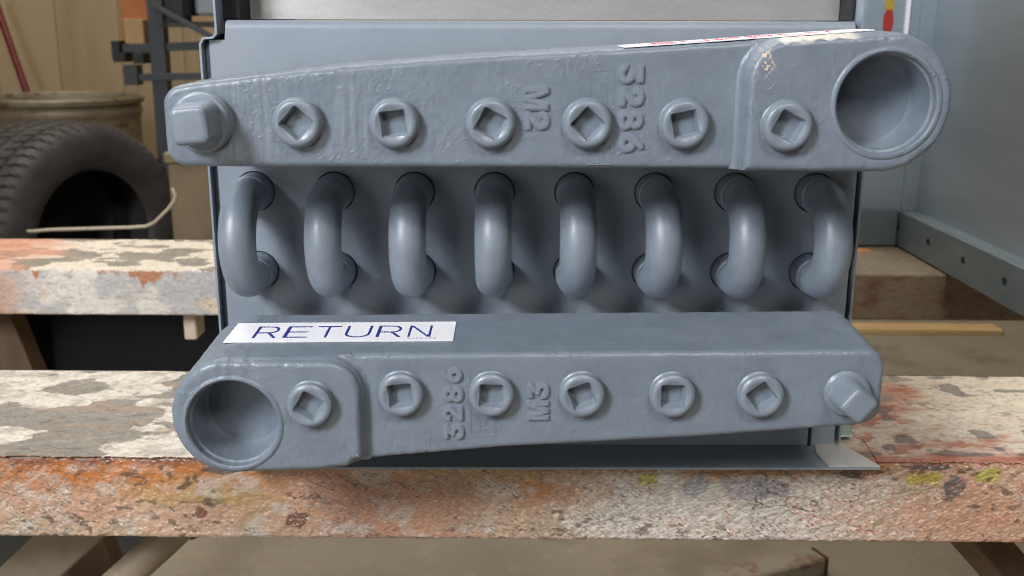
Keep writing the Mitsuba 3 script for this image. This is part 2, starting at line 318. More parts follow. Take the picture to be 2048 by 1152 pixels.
# ------------------------------------------------------------------ the two beams of the work bench
def beam_mesh(y0, y1, z0, z1, x0, x1, dx, amp, seed, fine=0.0035, near=9.0, edge=0.004):
    sec = rpoly(sbox(y0, z0, y1, z1), edge); ring = resample(sec, fine)
    keep = [(a < y0 + 0.012) or k % max(1, int(0.006 / fine)) == 0 for k, (a, b) in enumerate(ring)]; ring = ring[np.array(keep)]
    xs = np.unique(np.round(np.concatenate([np.arange(x0, x1 + 1e-6, 0.012), np.arange(max(x0, -near), min(x1, near), dx)]), 5)); n = len(ring)
    P = np.array([[[x, a, b] for a, b in ring] for x in xs])
    d = np.roll(ring, -1, 0) - np.roll(ring, 1, 0); nr = np.stack([d[:, 1], -d[:, 0]], 1); nr /= np.linalg.norm(nr, axis=1, keepdims=True)
    q = P.reshape(-1, 3); drag = np.stack([q[:, 0] + q[:, 2] * 0.55, q[:, 1], (q[:, 2] - q[:, 0] * 0.35) * 1.9], 1)
    h = (meshkit.fbm(q * 55, 3, seed) - 0.62) * 1.2 + 0.9 * np.clip(meshkit.noise(q * 130, seed + 9) - 0.66, 0, 1)
    h += 0.55 * (meshkit.fbm(drag * 300, 2, seed + 4) - 0.5) * np.clip(0.4 + 2.5 * meshkit.noise(q * 14, seed + 2), 0.5, 1.8) * 1.1
    front = np.clip(-nr[:, 0], 0, 1)[None, :] * 0.9 + 0.25
    disp = h.reshape(P.shape[:2]) * amp * front
    P[..., 1] += disp * nr[:, 0]; P[..., 2] += np.minimum(disp, 0.0002) * nr[:, 1]
    v = P.reshape(-1, 3); f = []; i = np.arange(n); j = (i + 1) % n
    for k in range(len(xs) - 1):
        f += [np.stack([k * n + i, (k + 1) * n + i, (k + 1) * n + j], 1), np.stack([k * n + i, (k + 1) * n + j, k * n + j], 1)]
    t = np.asarray(m3.triangulate([ring]))
    f += [t[:, ::-1], t + (len(xs) - 1) * n]
    m = trimesh.Trimesh(v, np.vstack(f), process=False)
    if m.volume < 0: m.invert()
    return m
add('front_trestle__beam', beam_mesh(0.736, 0.946, 0.6565, 0.7262, -0.95, 0.95, 0.0013, 0.0022, 3, 0.0012, 0.43), 'front_beam_paint', True)
tag('front_trestle', 'crusty rust and cream painted trestle beam right under the grey coil', 'trestle')
# skin of old paint and paper that has come loose along the front arris
def torn(x0, x1, seed, over):
    xs = np.arange(x0, x1, 0.0012); q = np.stack([xs * 60, xs * 0, xs * 0 + seed], 1)
    e = 0.7365 - over * (meshkit.fbm(q, 5, seed) - 0.35) * 2.2 - 0.002 * (meshkit.noise(q * 7, seed) > 0.72)
    top = [(x, 0.775 + 0.012 * meshkit.noise(np.array([x * 40, 1.0, seed]), 2)) for x in xs[::-6]]
    m = trimesh.creation.extrude_polygon(Polygon(list(zip(xs, e)) + top).buffer(0), 0.0007, engine='earcut')
    m.apply_translation([0, 0, 0.72622]); return m
add('front_trestle__paint_skin', torn(-0.60, -0.19, 5, 0.0026), 'front_beam_paint', False, label='torn pale paint skin along the beam edge')
add('front_trestle__paint_skin', torn(0.285, 0.62, 8, 0.0012), 'front_beam_paint', False)
def leg(key, p, q, w, h, b, roll=0.0):
    add(key, bar(p, q, w, h, roll), b, False)
leg('front_trestle__brace', [-0.345, 0.85, 0.655], [-1.02, 0.98, 0.0], 0.046, 0.008, 'brace_paint', 1.45)
br = tube([[-0.255, 0.83, 0.66], [-0.305, 0.824, 0.61], [-0.95, 0.75, 0.02]], 0.0145, 20)
add('front_trestle__brace_pipe', br, 'brace_paint', True)
gus = trimesh.creation.extrude_polygon(Polygon([(-0.44, 0.6555), (-0.36, 0.6555), (-0.375, 0.59), (-0.405, 0.575)]), 0.005, engine='earcut')
gus.apply_transform(trimesh.transformations.rotation_matrix(math.pi / 2, [1, 0, 0])); gus.apply_translation([0, 0.90, 0])
add('front_trestle__gusset', gus, 'brace_paint', False)
gus2 = gus.copy(); gus2.apply_translation([0.10, -0.01, 0]); add('front_trestle__gusset', gus2, 'brace_paint', False)
leg('front_trestle__leg', [0.375, 0.87, 0.66], [0.98, 0.95, 0.0], 0.055, 0.03, 'brown_wood', 0.2)
leg('front_trestle__leg', [-0.86, 0.84, 0.658], [-0.93, 0.80, 0.0], 0.06, 0.04, 'brown_wood')
leg('front_trestle__leg', [0.90, 0.84, 0.658], [0.93, 0.80, 0.0], 0.06, 0.04, 'brown_wood')

add('rear_trestle__beam', beam_mesh(1.370, 1.580, 0.6600, 0.7262, -1.7, 1.7, 0.0022, 0.0018, 6, 0.0022, 0.80), 'rear_beam_paint', True)
tag('rear_trestle', 'second trestle beam behind the coil, cream paint with rust drips', 'trestle')
leg('rear_trestle__leg', [-0.775, 1.45, 0.658], [-0.60, 1.47, 0.0], 0.075, 0.04, 'brown_wood')
leg('rear_trestle__leg', [1.3, 1.45, 0.658], [1.35, 1.47, 0.0], 0.075, 0.04, 'brown_wood')
add('rear_trestle__peg', bx(-0.4695, -0.4515, 1.40, 1.44, 0.6155, 0.6595, 0.002), 'pale_rod', False, label='short pale wooden peg under the beam')

# ------------------------------------------------------------------ the heating coil
HC = 'heating_coil'
tag(HC, 'grey painted heating coil with two cast headers and eight return bends', 'heating coil')
GRID = [-0.1922 + 0.0598 * k for k in range(8)]
PLATE_Y, ZU, ZL = 0.757, 0.9325, 0.8718
# end plate with the tube holes, its top edge folded back
pl = m3.CrossSection([np.array([(-0.2188, 0.7300), (0.2570, 0.7300), (0.2570, 1.0440), (0.2470, 1.0440), (0.2470, 1.0505), (-0.2065, 1.0505), (-0.2075, 1.0425), (-0.2188, 1.0425)])])
for x in GRID:
    for z in (ZU, ZL):
        pl -= m3.CrossSection.circle(0.0152, 40).translate((x, z))
plate = pl.extrude(0.002)
add(f'{HC}__end_plate', coil(plate, Y=PLATE_Y + 0.002), 'sheet_paint', False)
lipx = np.linspace(0, math.pi / 2, 8)
lip = [(0.0, 0.0)] + [(0.006 * (1 - math.cos(a)), 0.006 * math.sin(a)) for a in lipx] + [(0.10, 0.006), (0.10, 0.0045)] + [(0.006 - 0.0045 * math.cos(a), 0.0045 * math.sin(a)) for a in lipx[::-1]] + [(0.0015, 0.0)]
lm = trimesh.creation.extrude_polygon(Polygon(lip).buffer(0), 0.4535, engine='earcut')   # (depth, height, along x)
lv = np.array(lm.vertices); lm.vertices = np.stack([-0.2065 + lv[:, 2], PLATE_Y + lv[:, 0], 1.0505 + lv[:, 1]], 1)
if lm.volume < 0: lm.invert()
add(f'{HC}__top_fold', coil(lm, local=False), 'sheet_paint', 40)
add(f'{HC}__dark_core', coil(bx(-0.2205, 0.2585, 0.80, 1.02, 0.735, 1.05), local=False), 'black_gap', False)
# casing sides, seen edge-on: thin bright lips with a black gap to the plate
def strip(pts, y0, y1, t=0.0016):
    """a folded sheet standing along Y; pts: its section in (x, z)"""
    from shapely.geometry import LineString
    s = LineString(pts).buffer(t / 2, cap_style=2, join_style=1, quad_segs=6)
    return coil(trimesh.creation.extrude_polygon(s, y1 - y0, engine='earcut'), Y=y1)
add(f'{HC}__casing_side', strip([(-0.2237, 0.729), (-0.2240, 1.0395), (-0.2215, 1.0437), (-0.2150, 1.0440), (-0.2120, 1.047), (-0.2120, 1.30)], 0.752, 1.03), 'sheet_paint', 40)
add(f'{HC}__casing_side', strip([(0.2605, 0.733), (0.2605, 1.0420), (0.2575, 1.0452), (0.2530, 1.0456), (0.2510, 1.049), (0.2510, 1.30)], 0.754, 1.03), 'sheet_paint', 40)
add(f'{HC}__rear_panel', coil(bx(-0.1985, 0.2475, 0.80, 0.802, 1.0575, 1.30), local=False), 'galvanised', False, label='bare galvanised sheet above the end plate')
add(f'{HC}__black_strip', coil(bx(-0.2105, -0.1990, 0.770, 0.86, 1.0575, 1.30), local=False), 'black_gap', False)  # plain black strips down both edges of the rear panel
add(f'{HC}__black_strip', coil(bx(0.2482, 0.2500, 0.770, 0.86, 1.0575, 1.30), local=False), 'black_gap', False)
add(f'{HC}__inner_flange', coil(bx(-0.2222, -0.2195, 0.7595, 0.80, 0.735, 1.040), local=False), 'cast_paint', False)
for x in (-0.2275, 0.2637):
    hexm = trimesh.creation.cylinder(radius=0.0058, height=0.0055, sections=6)
    hexm.apply_transform(trimesh.transformations.rotation_matrix(math.pi / 2, [0, 1, 0])); hexm.apply_translation([x, 0.775, 0.8465])
    add(f'{HC}__side_bolt', coil(hexm, local=False), 'smooth_paint', False)
# bottom flange bent towards the viewer, its right end cut on a slant
fl = m3.CrossSection([np.array([(-0.2188, 0.7605), (-0.2060, 0.7125), (0.2795, 0.7145), (0.2640, 0.7560), (0.2600, 0.8010), (0.2420, 0.8010), (0.2420, 0.7605)])]).extrude(0.0016)
fm = tri(fl); fm.apply_translation([0, 0, 0.7282])
add(f'{HC}__bottom_flange', coil(fm, local=False), 'sheet_paint', False)
fr = [(0.0, 0.0), (0.0, 0.0016), (0.0005, 0.0048), (0.0026, 0.0060), (0.0026, 0.0066), (0.006, 0.0066), (0.006, 0.0)]
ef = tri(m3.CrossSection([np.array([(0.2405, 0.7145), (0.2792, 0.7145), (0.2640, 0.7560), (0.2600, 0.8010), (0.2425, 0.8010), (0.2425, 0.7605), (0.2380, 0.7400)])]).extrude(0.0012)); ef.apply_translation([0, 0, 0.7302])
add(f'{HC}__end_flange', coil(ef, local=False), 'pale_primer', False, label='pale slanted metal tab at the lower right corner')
add(f'{HC}__corner_tab', coil(bx(0.2395, 0.2555, 0.762, 0.7636, 0.7300, 0.80, 0.0004), local=False), 'sheet_paint', False)
add(f'{HC}__corner_bracket', coil(cat([bx(0.2640, 0.2790, 0.790, 0.7916, 0.7285, 0.752), bar([0.2715, 0.776, 0.7295], [0.2715, 0.795, 0.7405], 0.015, 0.0016)]), local=False), 'galv_tab', False, label='greenish bare metal bracket at the lower right corner')
add(f'{HC}__black_strip', coil(bx(0.2358, 0.2382, 0.7558, 0.762, 0.7302, 0.78), local=False), 'black_gap', False)  # black strip drawn for the dark gap beside the plate

# return bends
R = (ZU - ZL) / 2; Y0 = 0.7318
for k, x in enumerate(GRID):
    jx, jy = random.uniform(-.0006, .0006), random.uniform(-.0008, .0008)
    a = np.linspace(math.pi / 2, -math.pi / 2, 40)
    path = [(x, 0.80, ZU), (x, 0.772, ZU), (x, 0.752, ZU)] + [(x + jx * math.cos(t), Y0 + jy - R * math.cos(t), (ZU + ZL) / 2 + R * math.sin(t)) for t in a] + [(x, 0.752, ZL), (x, 0.772, ZL), (x, 0.80, ZL)]
    key = add(f'{HC}__return_bend', coil(tube(path, 0.0130, 40), local=False), 'tube_paint', True)
    for z in (ZU, ZL):
        pr = [(0.0124, 0.0), (0.0136, -0.0003), (0.0141, -0.0012), (0.0143, -0.006), (0.0143, -0.05), (0.0124, -0.05)]
        cm = revolve([(0, 0.0)] + pr + [(0, -0.05)], 40)
        add(f'{key}__collar', coil(cm, x=x, z=z, Y=0.7395 + random.uniform(-.001, .001)), 'tube_paint', 50)

# headers
UH, LH = f'{HC}__upper_header', f'{HC}__lower_header'
def header(key, outline, boss, hole, hole_r, yf, yb, proud, rim_r, draft=0.0035):
    body = loft(outline, roundprof(-yf, -yb, 0.0042, 6, draft, 0.004), 0.0017)
    full = loft(outline, roundprof(-yf + proud, -yf - 0.02, 0.0050, 7, draft * 0.2), 0.0017)
    h = proud
    pr = [(-0.0045 * (1 - math.sin(a)), -yf + h - 0.0045 * (1 - math.cos(a))) for a in np.linspace(0, math.pi / 2, 6)]
    pr += [(0.0009, -yf + h * 0.45)] + [(0.0012 + 0.0052 * (1 - math.cos(a)), -yf + h * 0.42 * (1 - math.sin(a)) - 0.0002) for a in np.linspace(0.0, math.pi / 2, 6)] + [(0.0066, -yf - 0.012)]
    m = man(body) + (man(full) ^ man(loft(boss, pr, 0.0012)))
    c = -yf + proud
    # turned rim of the pipe socket, then the bore with a step
    rim = revolve([(0, c - 0.01), (rim_r + 0.0012, c - 0.01), (rim_r + 0.001, c + 0.0002), (rim_r, c + 0.0011), (hole_r + 0.0013, c + 0.0013), (0, c + 0.0013)], 96)
    m = m + man(rim).translate((hole[0], hole[1], 0))
    bore = revolve([(0, c + 0.01), (hole_r + 0.0012, c + 0.01), (hole_r + 0.0012, c + 0.0014), (hole_r, c + 0.0002), (hole_r - 0.0002, c - 0.0050), (hole_r - 0.0016, c - 0.0056), (hole_r - 0.0022, c - 0.0340), (hole_r - 0.0036, c - 0.0362), (0, c - 0.0366)], 96)
    m = m - man(bore).translate((hole[0], hole[1], 0))
    m = tri(m.refine_to_length(0.0016)); m = trimesh.Trimesh(m.vertices, m.faces, process=True)
    v = np.array(m.vertices); nv = np.array(m.vertex_normals); flat = (np.abs(np.hypot(v[:, 0] - hole[0], v[:, 1] - hole[1])) > rim_r + 0.002)
    end = np.clip((np.abs(v[:, 0] - 0.02) - 0.16) / 0.03, 0, 1)
    d = 0.0007 * (meshkit.fbm(v * 210, 3, 3) - 0.5) + 0.00035 * (meshkit.noise(v * 420, 6) - 0.5) + 0.0014 * np.clip(meshkit.noise(v * 310, 5) - 0.58, 0, 1) * np.clip(meshkit.noise(v * 24, 8) * 2.4 - 0.45, 0.15, 1.4)
    d += 0.0007 * (meshkit.noise(v * np.array([430, 9, 60]), 11) - 0.5) * np.clip(end + 0.9 * np.exp(-((v[:, 0] + 0.098) / 0.012) ** 2), 0, 1) * np.clip(meshkit.noise(v * 30, 2) * 2 - 0.3, 0, 1)
    d += 0.0006 * (meshkit.fbm(v * 22, 2, 21) - 0.5)
    d -= 0.0001
    calm = 1 - 0.85 * np.clip(sum(np.exp(-((v[:, 0] - q) / 0.011) ** 4) for q in ((0.0737, 0.0155) if key == UH else (-0.0383, 0.0184))), 0, 1); d *= calm
    d *= 0.58
    m.vertices = v + nv * (d * (0.15 + 0.85 * flat))[:, None]
    add(key, coil(m), 'cast_paint', 40)
YF, YB, PROUD = 0.640, 0.728, 0.012
up_out = unary_union([Polygon([(-0.2166, 0.9660), (-0.2166, 1.0130), (-0.2050, 1.0168), (-0.1621, 1.0222), (-0.1, 1.0284), (-0.0389, 1.0333), (0.0681, 1.0392), (0.138, 1.0438), (0.224, 1.0500), (0.2265, 0.9655)]), Point(0.2262, 1.0076).buffer(0.0422, quad_segs=32)])
up_out = rpoly(up_out, 0.0125)
up_boss = rpoly(sbox(0.1432, 0.9450, 0.30, 1.0475), 0.001)
up_boss = unary_union([sbox(0.1432, 0.93, 0.30, 1.02), sbox(0.168, 0.93, 0.30, 1.0448), Point(0.168, 1.02).buffer(0.0248, quad_segs=24), Polygon([(0.168, 1.0448), (0.30, 1.0530), (0.30, 1.0)])]).buffer(0.002).buffer(-0.002)
header(UH, up_out, up_boss, (0.2275, 1.0072), 0.0303, YF, YB, PROUD, 0.0332, 0.0010)
tag(UH, 'upper cast header, its big open socket at the right end')
lo_out = unary_union([Polygon([(-0.184, 0.8418), (0.2474, 0.8466), (0.2474, 0.7975), (0.2338, 0.7934), (0.1271, 0.7845), (-0.0074, 0.7765), (-0.0987, 0.7680), (-0.13, 0.7640), (-0.184, 0.7620)]), Point(-0.184, 0.8018).buffer(0.0402, quad_segs=32)])
lo_out = rpoly(lo_out, 0.0125)
lo_boss = rpoly(unary_union([sbox(-0.30, 0.74, -0.121, 0.8408), sbox(-0.15, 0.7720, -0.0985, 0.8180), Point(-0.1213, 0.8180).buffer(0.0228, quad_segs=24), Point(-0.1213, 0.7860).buffer(0.0228, quad_segs=24), sbox(-0.14, 0.772, -0.0985, 0.8185)]), 0.002)
header(LH, lo_out, lo_boss, (-0.1832, 0.7978), 0.0300, YF, YB, 0.0105, 0.0326)
tag(LH, 'lower cast header, its big open socket at the left end')

# socket pipe plugs: round lip, threads showing at the foot, square hole
def plug_mesh(rot, r=0.0155, h=0.0085, sq=0.0147):
    pr = [(0, h - 0.0016), (0.0070, h - 0.0016), (0.0088, h - 0.0011), (0.0104, h - 0.0003), (0.0118, h), (0.0132, h - 0.0004), (0.0145, h - 0.0015), (r - 0.0003, h - 0.0032), (r, h - 0.0048)]
    c = h - 0.0052
    while c > -0.003:
        pr += [(r - 0.0006, c - 0.0004), (r + 0.0001, c - 0.0009)]; c -= 0.0011
    pr += [(r, -0.012), (0, -0.012)]
    m = man(revolve(pr, 56))
    s, t = sq / 2, sq / 2 - 0.0012
    def ring(s, c, rr=0.0012):
        p = resample(sbox(-s, -s, s, s).buffer(-rr).buffer(rr, quad_segs=3), s / 7); return np.column_stack([p, np.full(len(p), c)])
    n = len(ring(s, 0)); rs = []
    for ss, c in ((s + 0.0010, h + 0.001), (s + 0.0007, h - 0.0011), (s, h - 0.0026), (t, -0.0085)):
        q = ring(s, c); q[:, :2] *= ss / s; rs.append(q)
    cut = man(rings_mesh(rs)).rotate((0, 0, rot))
    return m - cut
for z, Yf, par, items in ((0.9940, YF, UH, [(1, 42), (2, -7), (3, 28), (4, 43), (5, -12), (6, 27)]), (0.8166, YF, LH, [(1, 30), (2, -6), (3, 2), (4, -21), (5, 0), (6, -38)])):
    for k, rot in items:
        x = GRID[k]; y = Yf; zz = z
        if par == UH and k == 6: y = Yf - PROUD; x += 0.0006
        if par == LH and k == 1: y = Yf - 0.0105; x += 0.0015; zz -= 0.0035
        if par == LH and k == 6: x -= 0.0015
        add(f'{par}__pipe_plug', coil(plug_mesh(-rot, r=0.0155 if par == UH else 0.0150), x=x, z=zz, Y=y), 'smooth_paint', 34)
# square head plugs at the small ends
def head_plug(rot, half, h0, h1, r):
    pr = [(0, h0), (r - 0.0026, h0), (r - 0.0012, h0 - 0.0006), (r - 0.0004, h0 - 0.002)]
    c = h0 - 0.0026
    while c > -0.003:
        pr += [(r - 0.0006, c - 0.0004), (r + 0.0001, c - 0.0010)]; c -= 0.0012
    m = man(revolve(pr + [(r, -0.006), (0, -0.006)], 56))
    sq = sbox(-half, -half, half, half).buffer(-half * 0.42).buffer(half * 0.42, quad_segs=8)
    hd = man(loft(sq, [(-0.0042, h1), (-0.0022, h1 - 0.0003), (-0.0009, h1 - 0.0014), (-0.0003, h1 - 0.0032), (0.0012, h0 - 0.001), (0.0012, -0.002)], 0.0012)).rotate((0, 0, rot))
    return m + hd
add(f'{UH}__head_plug', coil(head_plug(6, 0.0118, 0.0085, 0.0300, 0.0188), x=GRID[0] + 0.0006, z=0.9942, Y=YF), 'smooth_paint', 34, label='round shouldered square head plug at the upper left end')
add(f'{LH}__head_plug', coil(head_plug(52, 0.0100, 0.0070, 0.0270, 0.0150), x=GRID[7] - 0.0035, z=0.8172, Y=YF), 'smooth_paint', 34, label='square head plug tipped on edge at the lower right end')

# raised casting marks
def outline(ch, h, bold=False):
    t = meshkit.text_mesh(ch, h, 0.001, bold=bold)
    path = t.section(plane_origin=[0, 0, 0.0005], plane_normal=[0, 0, 1])
    sh = None
    for p in sorted((Polygon(np.asarray(d)[:-1, :2]) for d in path.discrete), key=lambda q: -q.area):
        sh = p if sh is None else (sh.difference(p) if sh.contains(p.representative_point()) else sh.union(p))
    return sh
def glyph(ch, h, relief, wide=1.0):
    sh = outline(ch, h, True)
    sh = shapely.affinity.translate(sh, -sh.centroid.x, -sh.centroid.y); sh = shapely.affinity.scale(sh, wide, 1, origin=(0, 0))
    lay = []
    n = 6
    for k in range(n):   # bevelled like cast letters
        off = h * 0.12 * (1 - (k / (n - 1)) ** 1.8) - h * 0.02
        s = sh.buffer(off, quad_segs=4)
        for g in getattr(s, 'geoms', [s]):
            if g.area > 1e-9:
                e = trimesh.creation.extrude_polygon(g, relief * (k + 1) / n + 0.001, engine='earcut'); e.apply_translation([0, 0, -0.001]); lay.append(man(e))
    out = lay[0]
    for l in lay[1:]: out = out + l
    return out
from shapely import affinity
def mark(par, ch, x, z, rot, h, wide=1.0):
    g = glyph(ch, h, 0.0027, wide).rotate((0, 0, rot))
    add(f'{par}__cast_mark', coil(g, x=x, z=z, Y=YF), 'smooth_paint', 62)
# upper header: marks read downwards
for ch, z in zip('3286', (1.0235, 1.0097, 0.9960, 0.9817)): mark(UH, ch, 0.0737, z, -90, 0.0128, 1.08)
mark(UH, 'M', 0.0153, 1.0090, -90, 0.0128, 0.95); mark(UH, '2', 0.0155, 0.9952, -90, 0.0128, 1.1)
# lower header: marks read upwards
for ch, z in zip('3286', (0.7892, 0.8020, 0.8153, 0.8287)): mark(LH, ch, -0.0383, z, 90, 0.0115, 1.1)
mark(LH, 'M', 0.0184, 0.8042, 90, 0.0122, 0.95); mark(LH, '3', 0.0182, 0.8186, 90, 0.0120, 1.1)
def frame(par, x0, x1, z0, z1):
    t = 0.0009
    o = m3.CrossSection([np.array([(x0, z0), (x1, z0), (x1, z1), (x0, z1)])]); i = m3.CrossSection([np.array([(x0 + t, z0 + t), (x1 - t, z0 + t), (x1 - t, z1 - t), (x0 + t, z1 - t)])])
    add(f'{par}__cast_frame', coil((o - i).extrude(0.0013), Y=YF + 0.0009), 'cast_paint', False)
frame(UH, 0.0475, 0.0635, 0.968, 1.0265)
frame(LH, -0.0275, -0.0100, 0.7855, 0.8325)
add(f'{UH}__cast_frame', coil(cat([bx(0.0545, 0.0590, 1.0100, 1.0108, 0, 0.0008), bx(0.0580, 0.0590, 1.0060, 1.0140, 0, 0.0008), bx(0.0540, 0.0590, 1.017, 1.0178, 0, 0.0008)]), Y=YF + 0.0003), 'cast_paint', False)
add(f'{LH}__cast_frame', coil(cat([bx(-0.0215, -0.0155, 0.7895, 0.7903, 0, 0.0008), bx(-0.0215, -0.0207, 0.7895, 0.7965, 0, 0.0008), bx(-0.0215, -0.0165, 0.7935, 0.7942, 0, 0.0008)]), Y=YF + 0.0003), 'cast_paint', False)

# paper labels that follow the top faces of the headers
def sheet_map(m, fn):
    m = m.copy(); v = np.array(m.vertices); m.vertices = np.array([fn(*p) for p in v]); return m
def text_in(text, x0, x1, y0, y1, h, thin=0.00062):
    sh = outline(text, 0.02); b = sh.bounds; sx, sy = (x1 - x0) / (b[2] - b[0]), (y1 - y0) / (b[3] - b[1])
    sh = shapely.affinity.affine_transform(sh, [sx, 0, 0, sy, x0 - b[0] * sx, y0 - b[1] * sy]).buffer(-thin)
    return trimesh.util.concatenate([trimesh.creation.extrude_polygon(g, h, engine='earcut') for g in getattr(sh, 'geoms', [sh]) if g.area > 1e-9])
DR = 0.0035 / 0.084
def low_top(u, v, w): return (u, v, 0.8418 + (u + 0.184) * 0.01113 + (v - YF - 0.0042) * DR + w)
def up_top(u, v, w): return (u, v, 1.0392 + (u - 0.0681) * (0.0692 if u < 0.138 else 0.0705) + (v - YF - 0.0042) * DR * 0.3 + w)
def letters(key, text, x0, x1, y0, y1, fn, ink, gaps):
    n = len(text)
    wid = np.array(gaps, float); wid = wid / wid.sum() * (x1 - x0); a = x0
    for ch, w in zip(text, wid):
        add(f'{key}__letter', coil(sheet_map(text_in(ch, a + w * 0.07, a + w * 0.93, y0, y1, 0.00105), fn), local=False), ink, False); a += w
def label(key, x0, x1, y0, y1, fn):
    b = trimesh.creation.box(extents=[x1 - x0, y1 - y0, 0.0005]); b = b.subdivide().subdivide().subdivide(); b.apply_translation([(x0 + x1) / 2, (y0 + y1) / 2, 0.0006])
    add(key, coil(sheet_map(b, fn), local=False), 'label_white', False)
k = f'{HC}__return_label'
label(k, -0.1962, -0.0395, 0.6640, 0.7045, low_top); tag(k, 'white RETURN sticker with blue letters')
letters(k, 'RETURN', -0.1808, -0.0535, 0.6712, 0.6965, low_top, 'ink_blue', [1, 1, 1, 1.05, 1.05, 0.95])
add(f'{k}__fine_print', coil(sheet_map(cat([bx(-0.071 + i * 0.0029, -0.0690 + i * 0.0029, 0.6688, 0.6694, 0.0, 0.00102) for i in range(7)]), low_top), local=False), 'ink_blue', False)
k = f'{HC}__supply_label'
label(k, 0.0690, 0.2215, 0.6425, 0.6830, up_top); tag(k, 'white sticker with red letters on the sloping top of the upper header')
letters(k, 'SUPPLY', 0.0850, 0.2060, 0.6455, 0.6745, up_top, 'ink_red', [1, 1, 1, 1, 0.9, 1])

# ------------------------------------------------------------------ second coil casing at the right
CA = 'metal_casing'
tag(CA, 'dull grey sheet metal casing standing at the right edge behind the coil', 'casing')
add(f'{CA}__side_panel', bx(0.622, 0.624, 0.75, 1.555, 0.770, 1.75), 'cabinet_paint', False)
add(f'{CA}__body', bx(0.646, 1.25, 0.76, 1.63, 0.735, 1.74), 'cabinet_paint', False)
ch = m3.Manifold(m3.Mesh(np.asarray(bx(0.598, 0.645, 0.74, 1.635, 0.7275, 0.784, 0.002).vertices, np.float32), np.asarray(bx(0.598, 0.645, 0.74, 1.635, 0.7275, 0.784, 0.002).faces, np.uint32)))
for y in np.arange(0.85, 1.62, 0.118):
    hole = man(trimesh.creation.cylinder(radius=0.0062, height=0.03, sections=20)).rotate((0, 90, 0)).translate((0.600, float(y), 0.757)); ch = ch - hole
add(f'{CA}__bottom_channel', ch, 'shaded_cabinet_paint', 30)
add(f'{CA}__bottom_channel', bx(0.512, 0.597, 1.556, 1.62, 0.7275, 0.7855, 0.002), 'shaded_cabinet_paint', False)
add(f'{CA}__corner_post', cat([bx(0.515, 0.600, 1.560, 1.563, 0.786, 1.75), bx(0.600, 0.6025, 1.556, 1.62, 0.786, 1.75), bx(0.6025, 0.622, 1.5555, 1.558, 0.7845, 1.75)]), 'cabinet_paint', False)
add(f'{CA}__edge_strip', bx(0.5775, 0.5830, 1.5545, 1.5595, 1.02, 1.75), 'label_white', False)
st = trimesh.creation.cylinder(radius=0.5, height=1, sections=32); st.apply_transform(trimesh.transformations.rotation_matrix(math.pi / 2, [1, 0, 0])); st.apply_scale([0.015, 0.0008, 0.038]); st.apply_translation([0.5535, 1.5590, 1.066])
add(f'{CA}__sticker', st, 'sticker_red', False, label='oval red mark on the casing post')
add(f'{CA}__sticker', bx(0.5470, 0.5600, 1.5586, 1.5594, 1.082, 1.107), 'sticker_yellow', False, label='yellow mark above the red one')
add(f'{CA}__sticker_plate', bx(0.5340, 0.5770, 1.5600, 1.5620, 1.03, 1.75), 'cabinet_paint', False)

# ------------------------------------------------------------------ things further back
def tyre(center, axis, R=0.335, W=0.27, rim=0.205):
    # half section (axial u, radius)
    prof = [(-W * 0.42, rim), (-W * 0.47, rim + 0.012), (-W * 0.52, rim + 0.05), (-W * 0.515, R - 0.05), (-W * 0.485, R - 0.028), (-W * 0.455, R - 0.014), (-W * 0.41, R - 0.006)]
    inner_u = np.linspace(-W * 0.385, W * 0.385, 46)
    prof += [(u, R - 0.004 * (2 * u / W) ** 2) for u in inner_u]
    prof += [(-u, r) for u, r in prof[6::-1]]
    back = [(W * 0.40, rim + 0.004), (W * 0.45, rim + 0.05), (W * 0.43, R - 0.045), (W * 0.3, R - 0.024), (-W * 0.3, R - 0.024), (-W * 0.43, R - 0.045), (-W * 0.45, rim + 0.05), (-W * 0.40, rim + 0.004)]
    prof += back
    n = 720; th = np.linspace(0, 2 * math.pi, n, endpoint=False)
    U = np.array([p[0] for p in prof]); RR = np.array([p[1] for p in prof])
    u2, t2 = np.meshgrid(U, th); r2 = np.repeat(RR[None], n, 0).copy()
    m = len(back); tread = np.zeros(len(prof), bool); tread[5:len(prof) - m - 5] = True
    rel = u2 / (W / 2)
    g = np.zeros_like(r2)
    for c in (-0.52, -0.05, 0.45):
        g = np.maximum(g, (np.abs(rel - c) < 0.05) * 1.0)
    ph = (t2 * 60 / (2 * math.pi) + rel * 1.1) % 1
    g = np.maximum(g, ((ph < 0.2) & ((np.abs(rel) > 0.12))) * 0.7)
    r2 -= 0.016 * g * tread[None]
    axis = np.array(axis, float); axis /= np.linalg.norm(axis); up = np.array([0, 0, 1.0]); s = np.cross(axis, up)
    v = (np.array(center)[None, None] + u2[..., None] * axis + r2[..., None] * (np.cos(t2)[..., None] * up + np.sin(t2)[..., None] * s)).reshape(-1, 3)
    k = len(prof); f = []; i = np.arange(k); j = (i + 1) % k
    for q in range(n):
        a, b = q * k, ((q + 1) % n) * k
        f += [np.stack([a + i, b + i, b + j], 1), np.stack([a + i, b + j, a + j], 1)]
    mm = trimesh.Trimesh(v, np.vstack(f), process=False)
    if mm.volume < 0: mm.invert()
    return mm
ax = np.array([math.sin(math.radians(62)), -math.cos(math.radians(62)), 0])
add('tyre', tyre(np.array([-1.37, 3.30, 0.375]) - ax * 0.14, ax, 0.375, 0.32, 0.222), 'rubber', 30, label='worn black car tyre standing on the floor at left', cat='tyre')
dark_disc = revolve([(0, 0.0), (0.06, 0.0), (0.08, -0.02), (0.19, -0.035), (0.214, 0.02), (0.2225, 0.02), (0.220, -0.05), (0, -0.05)], 48)
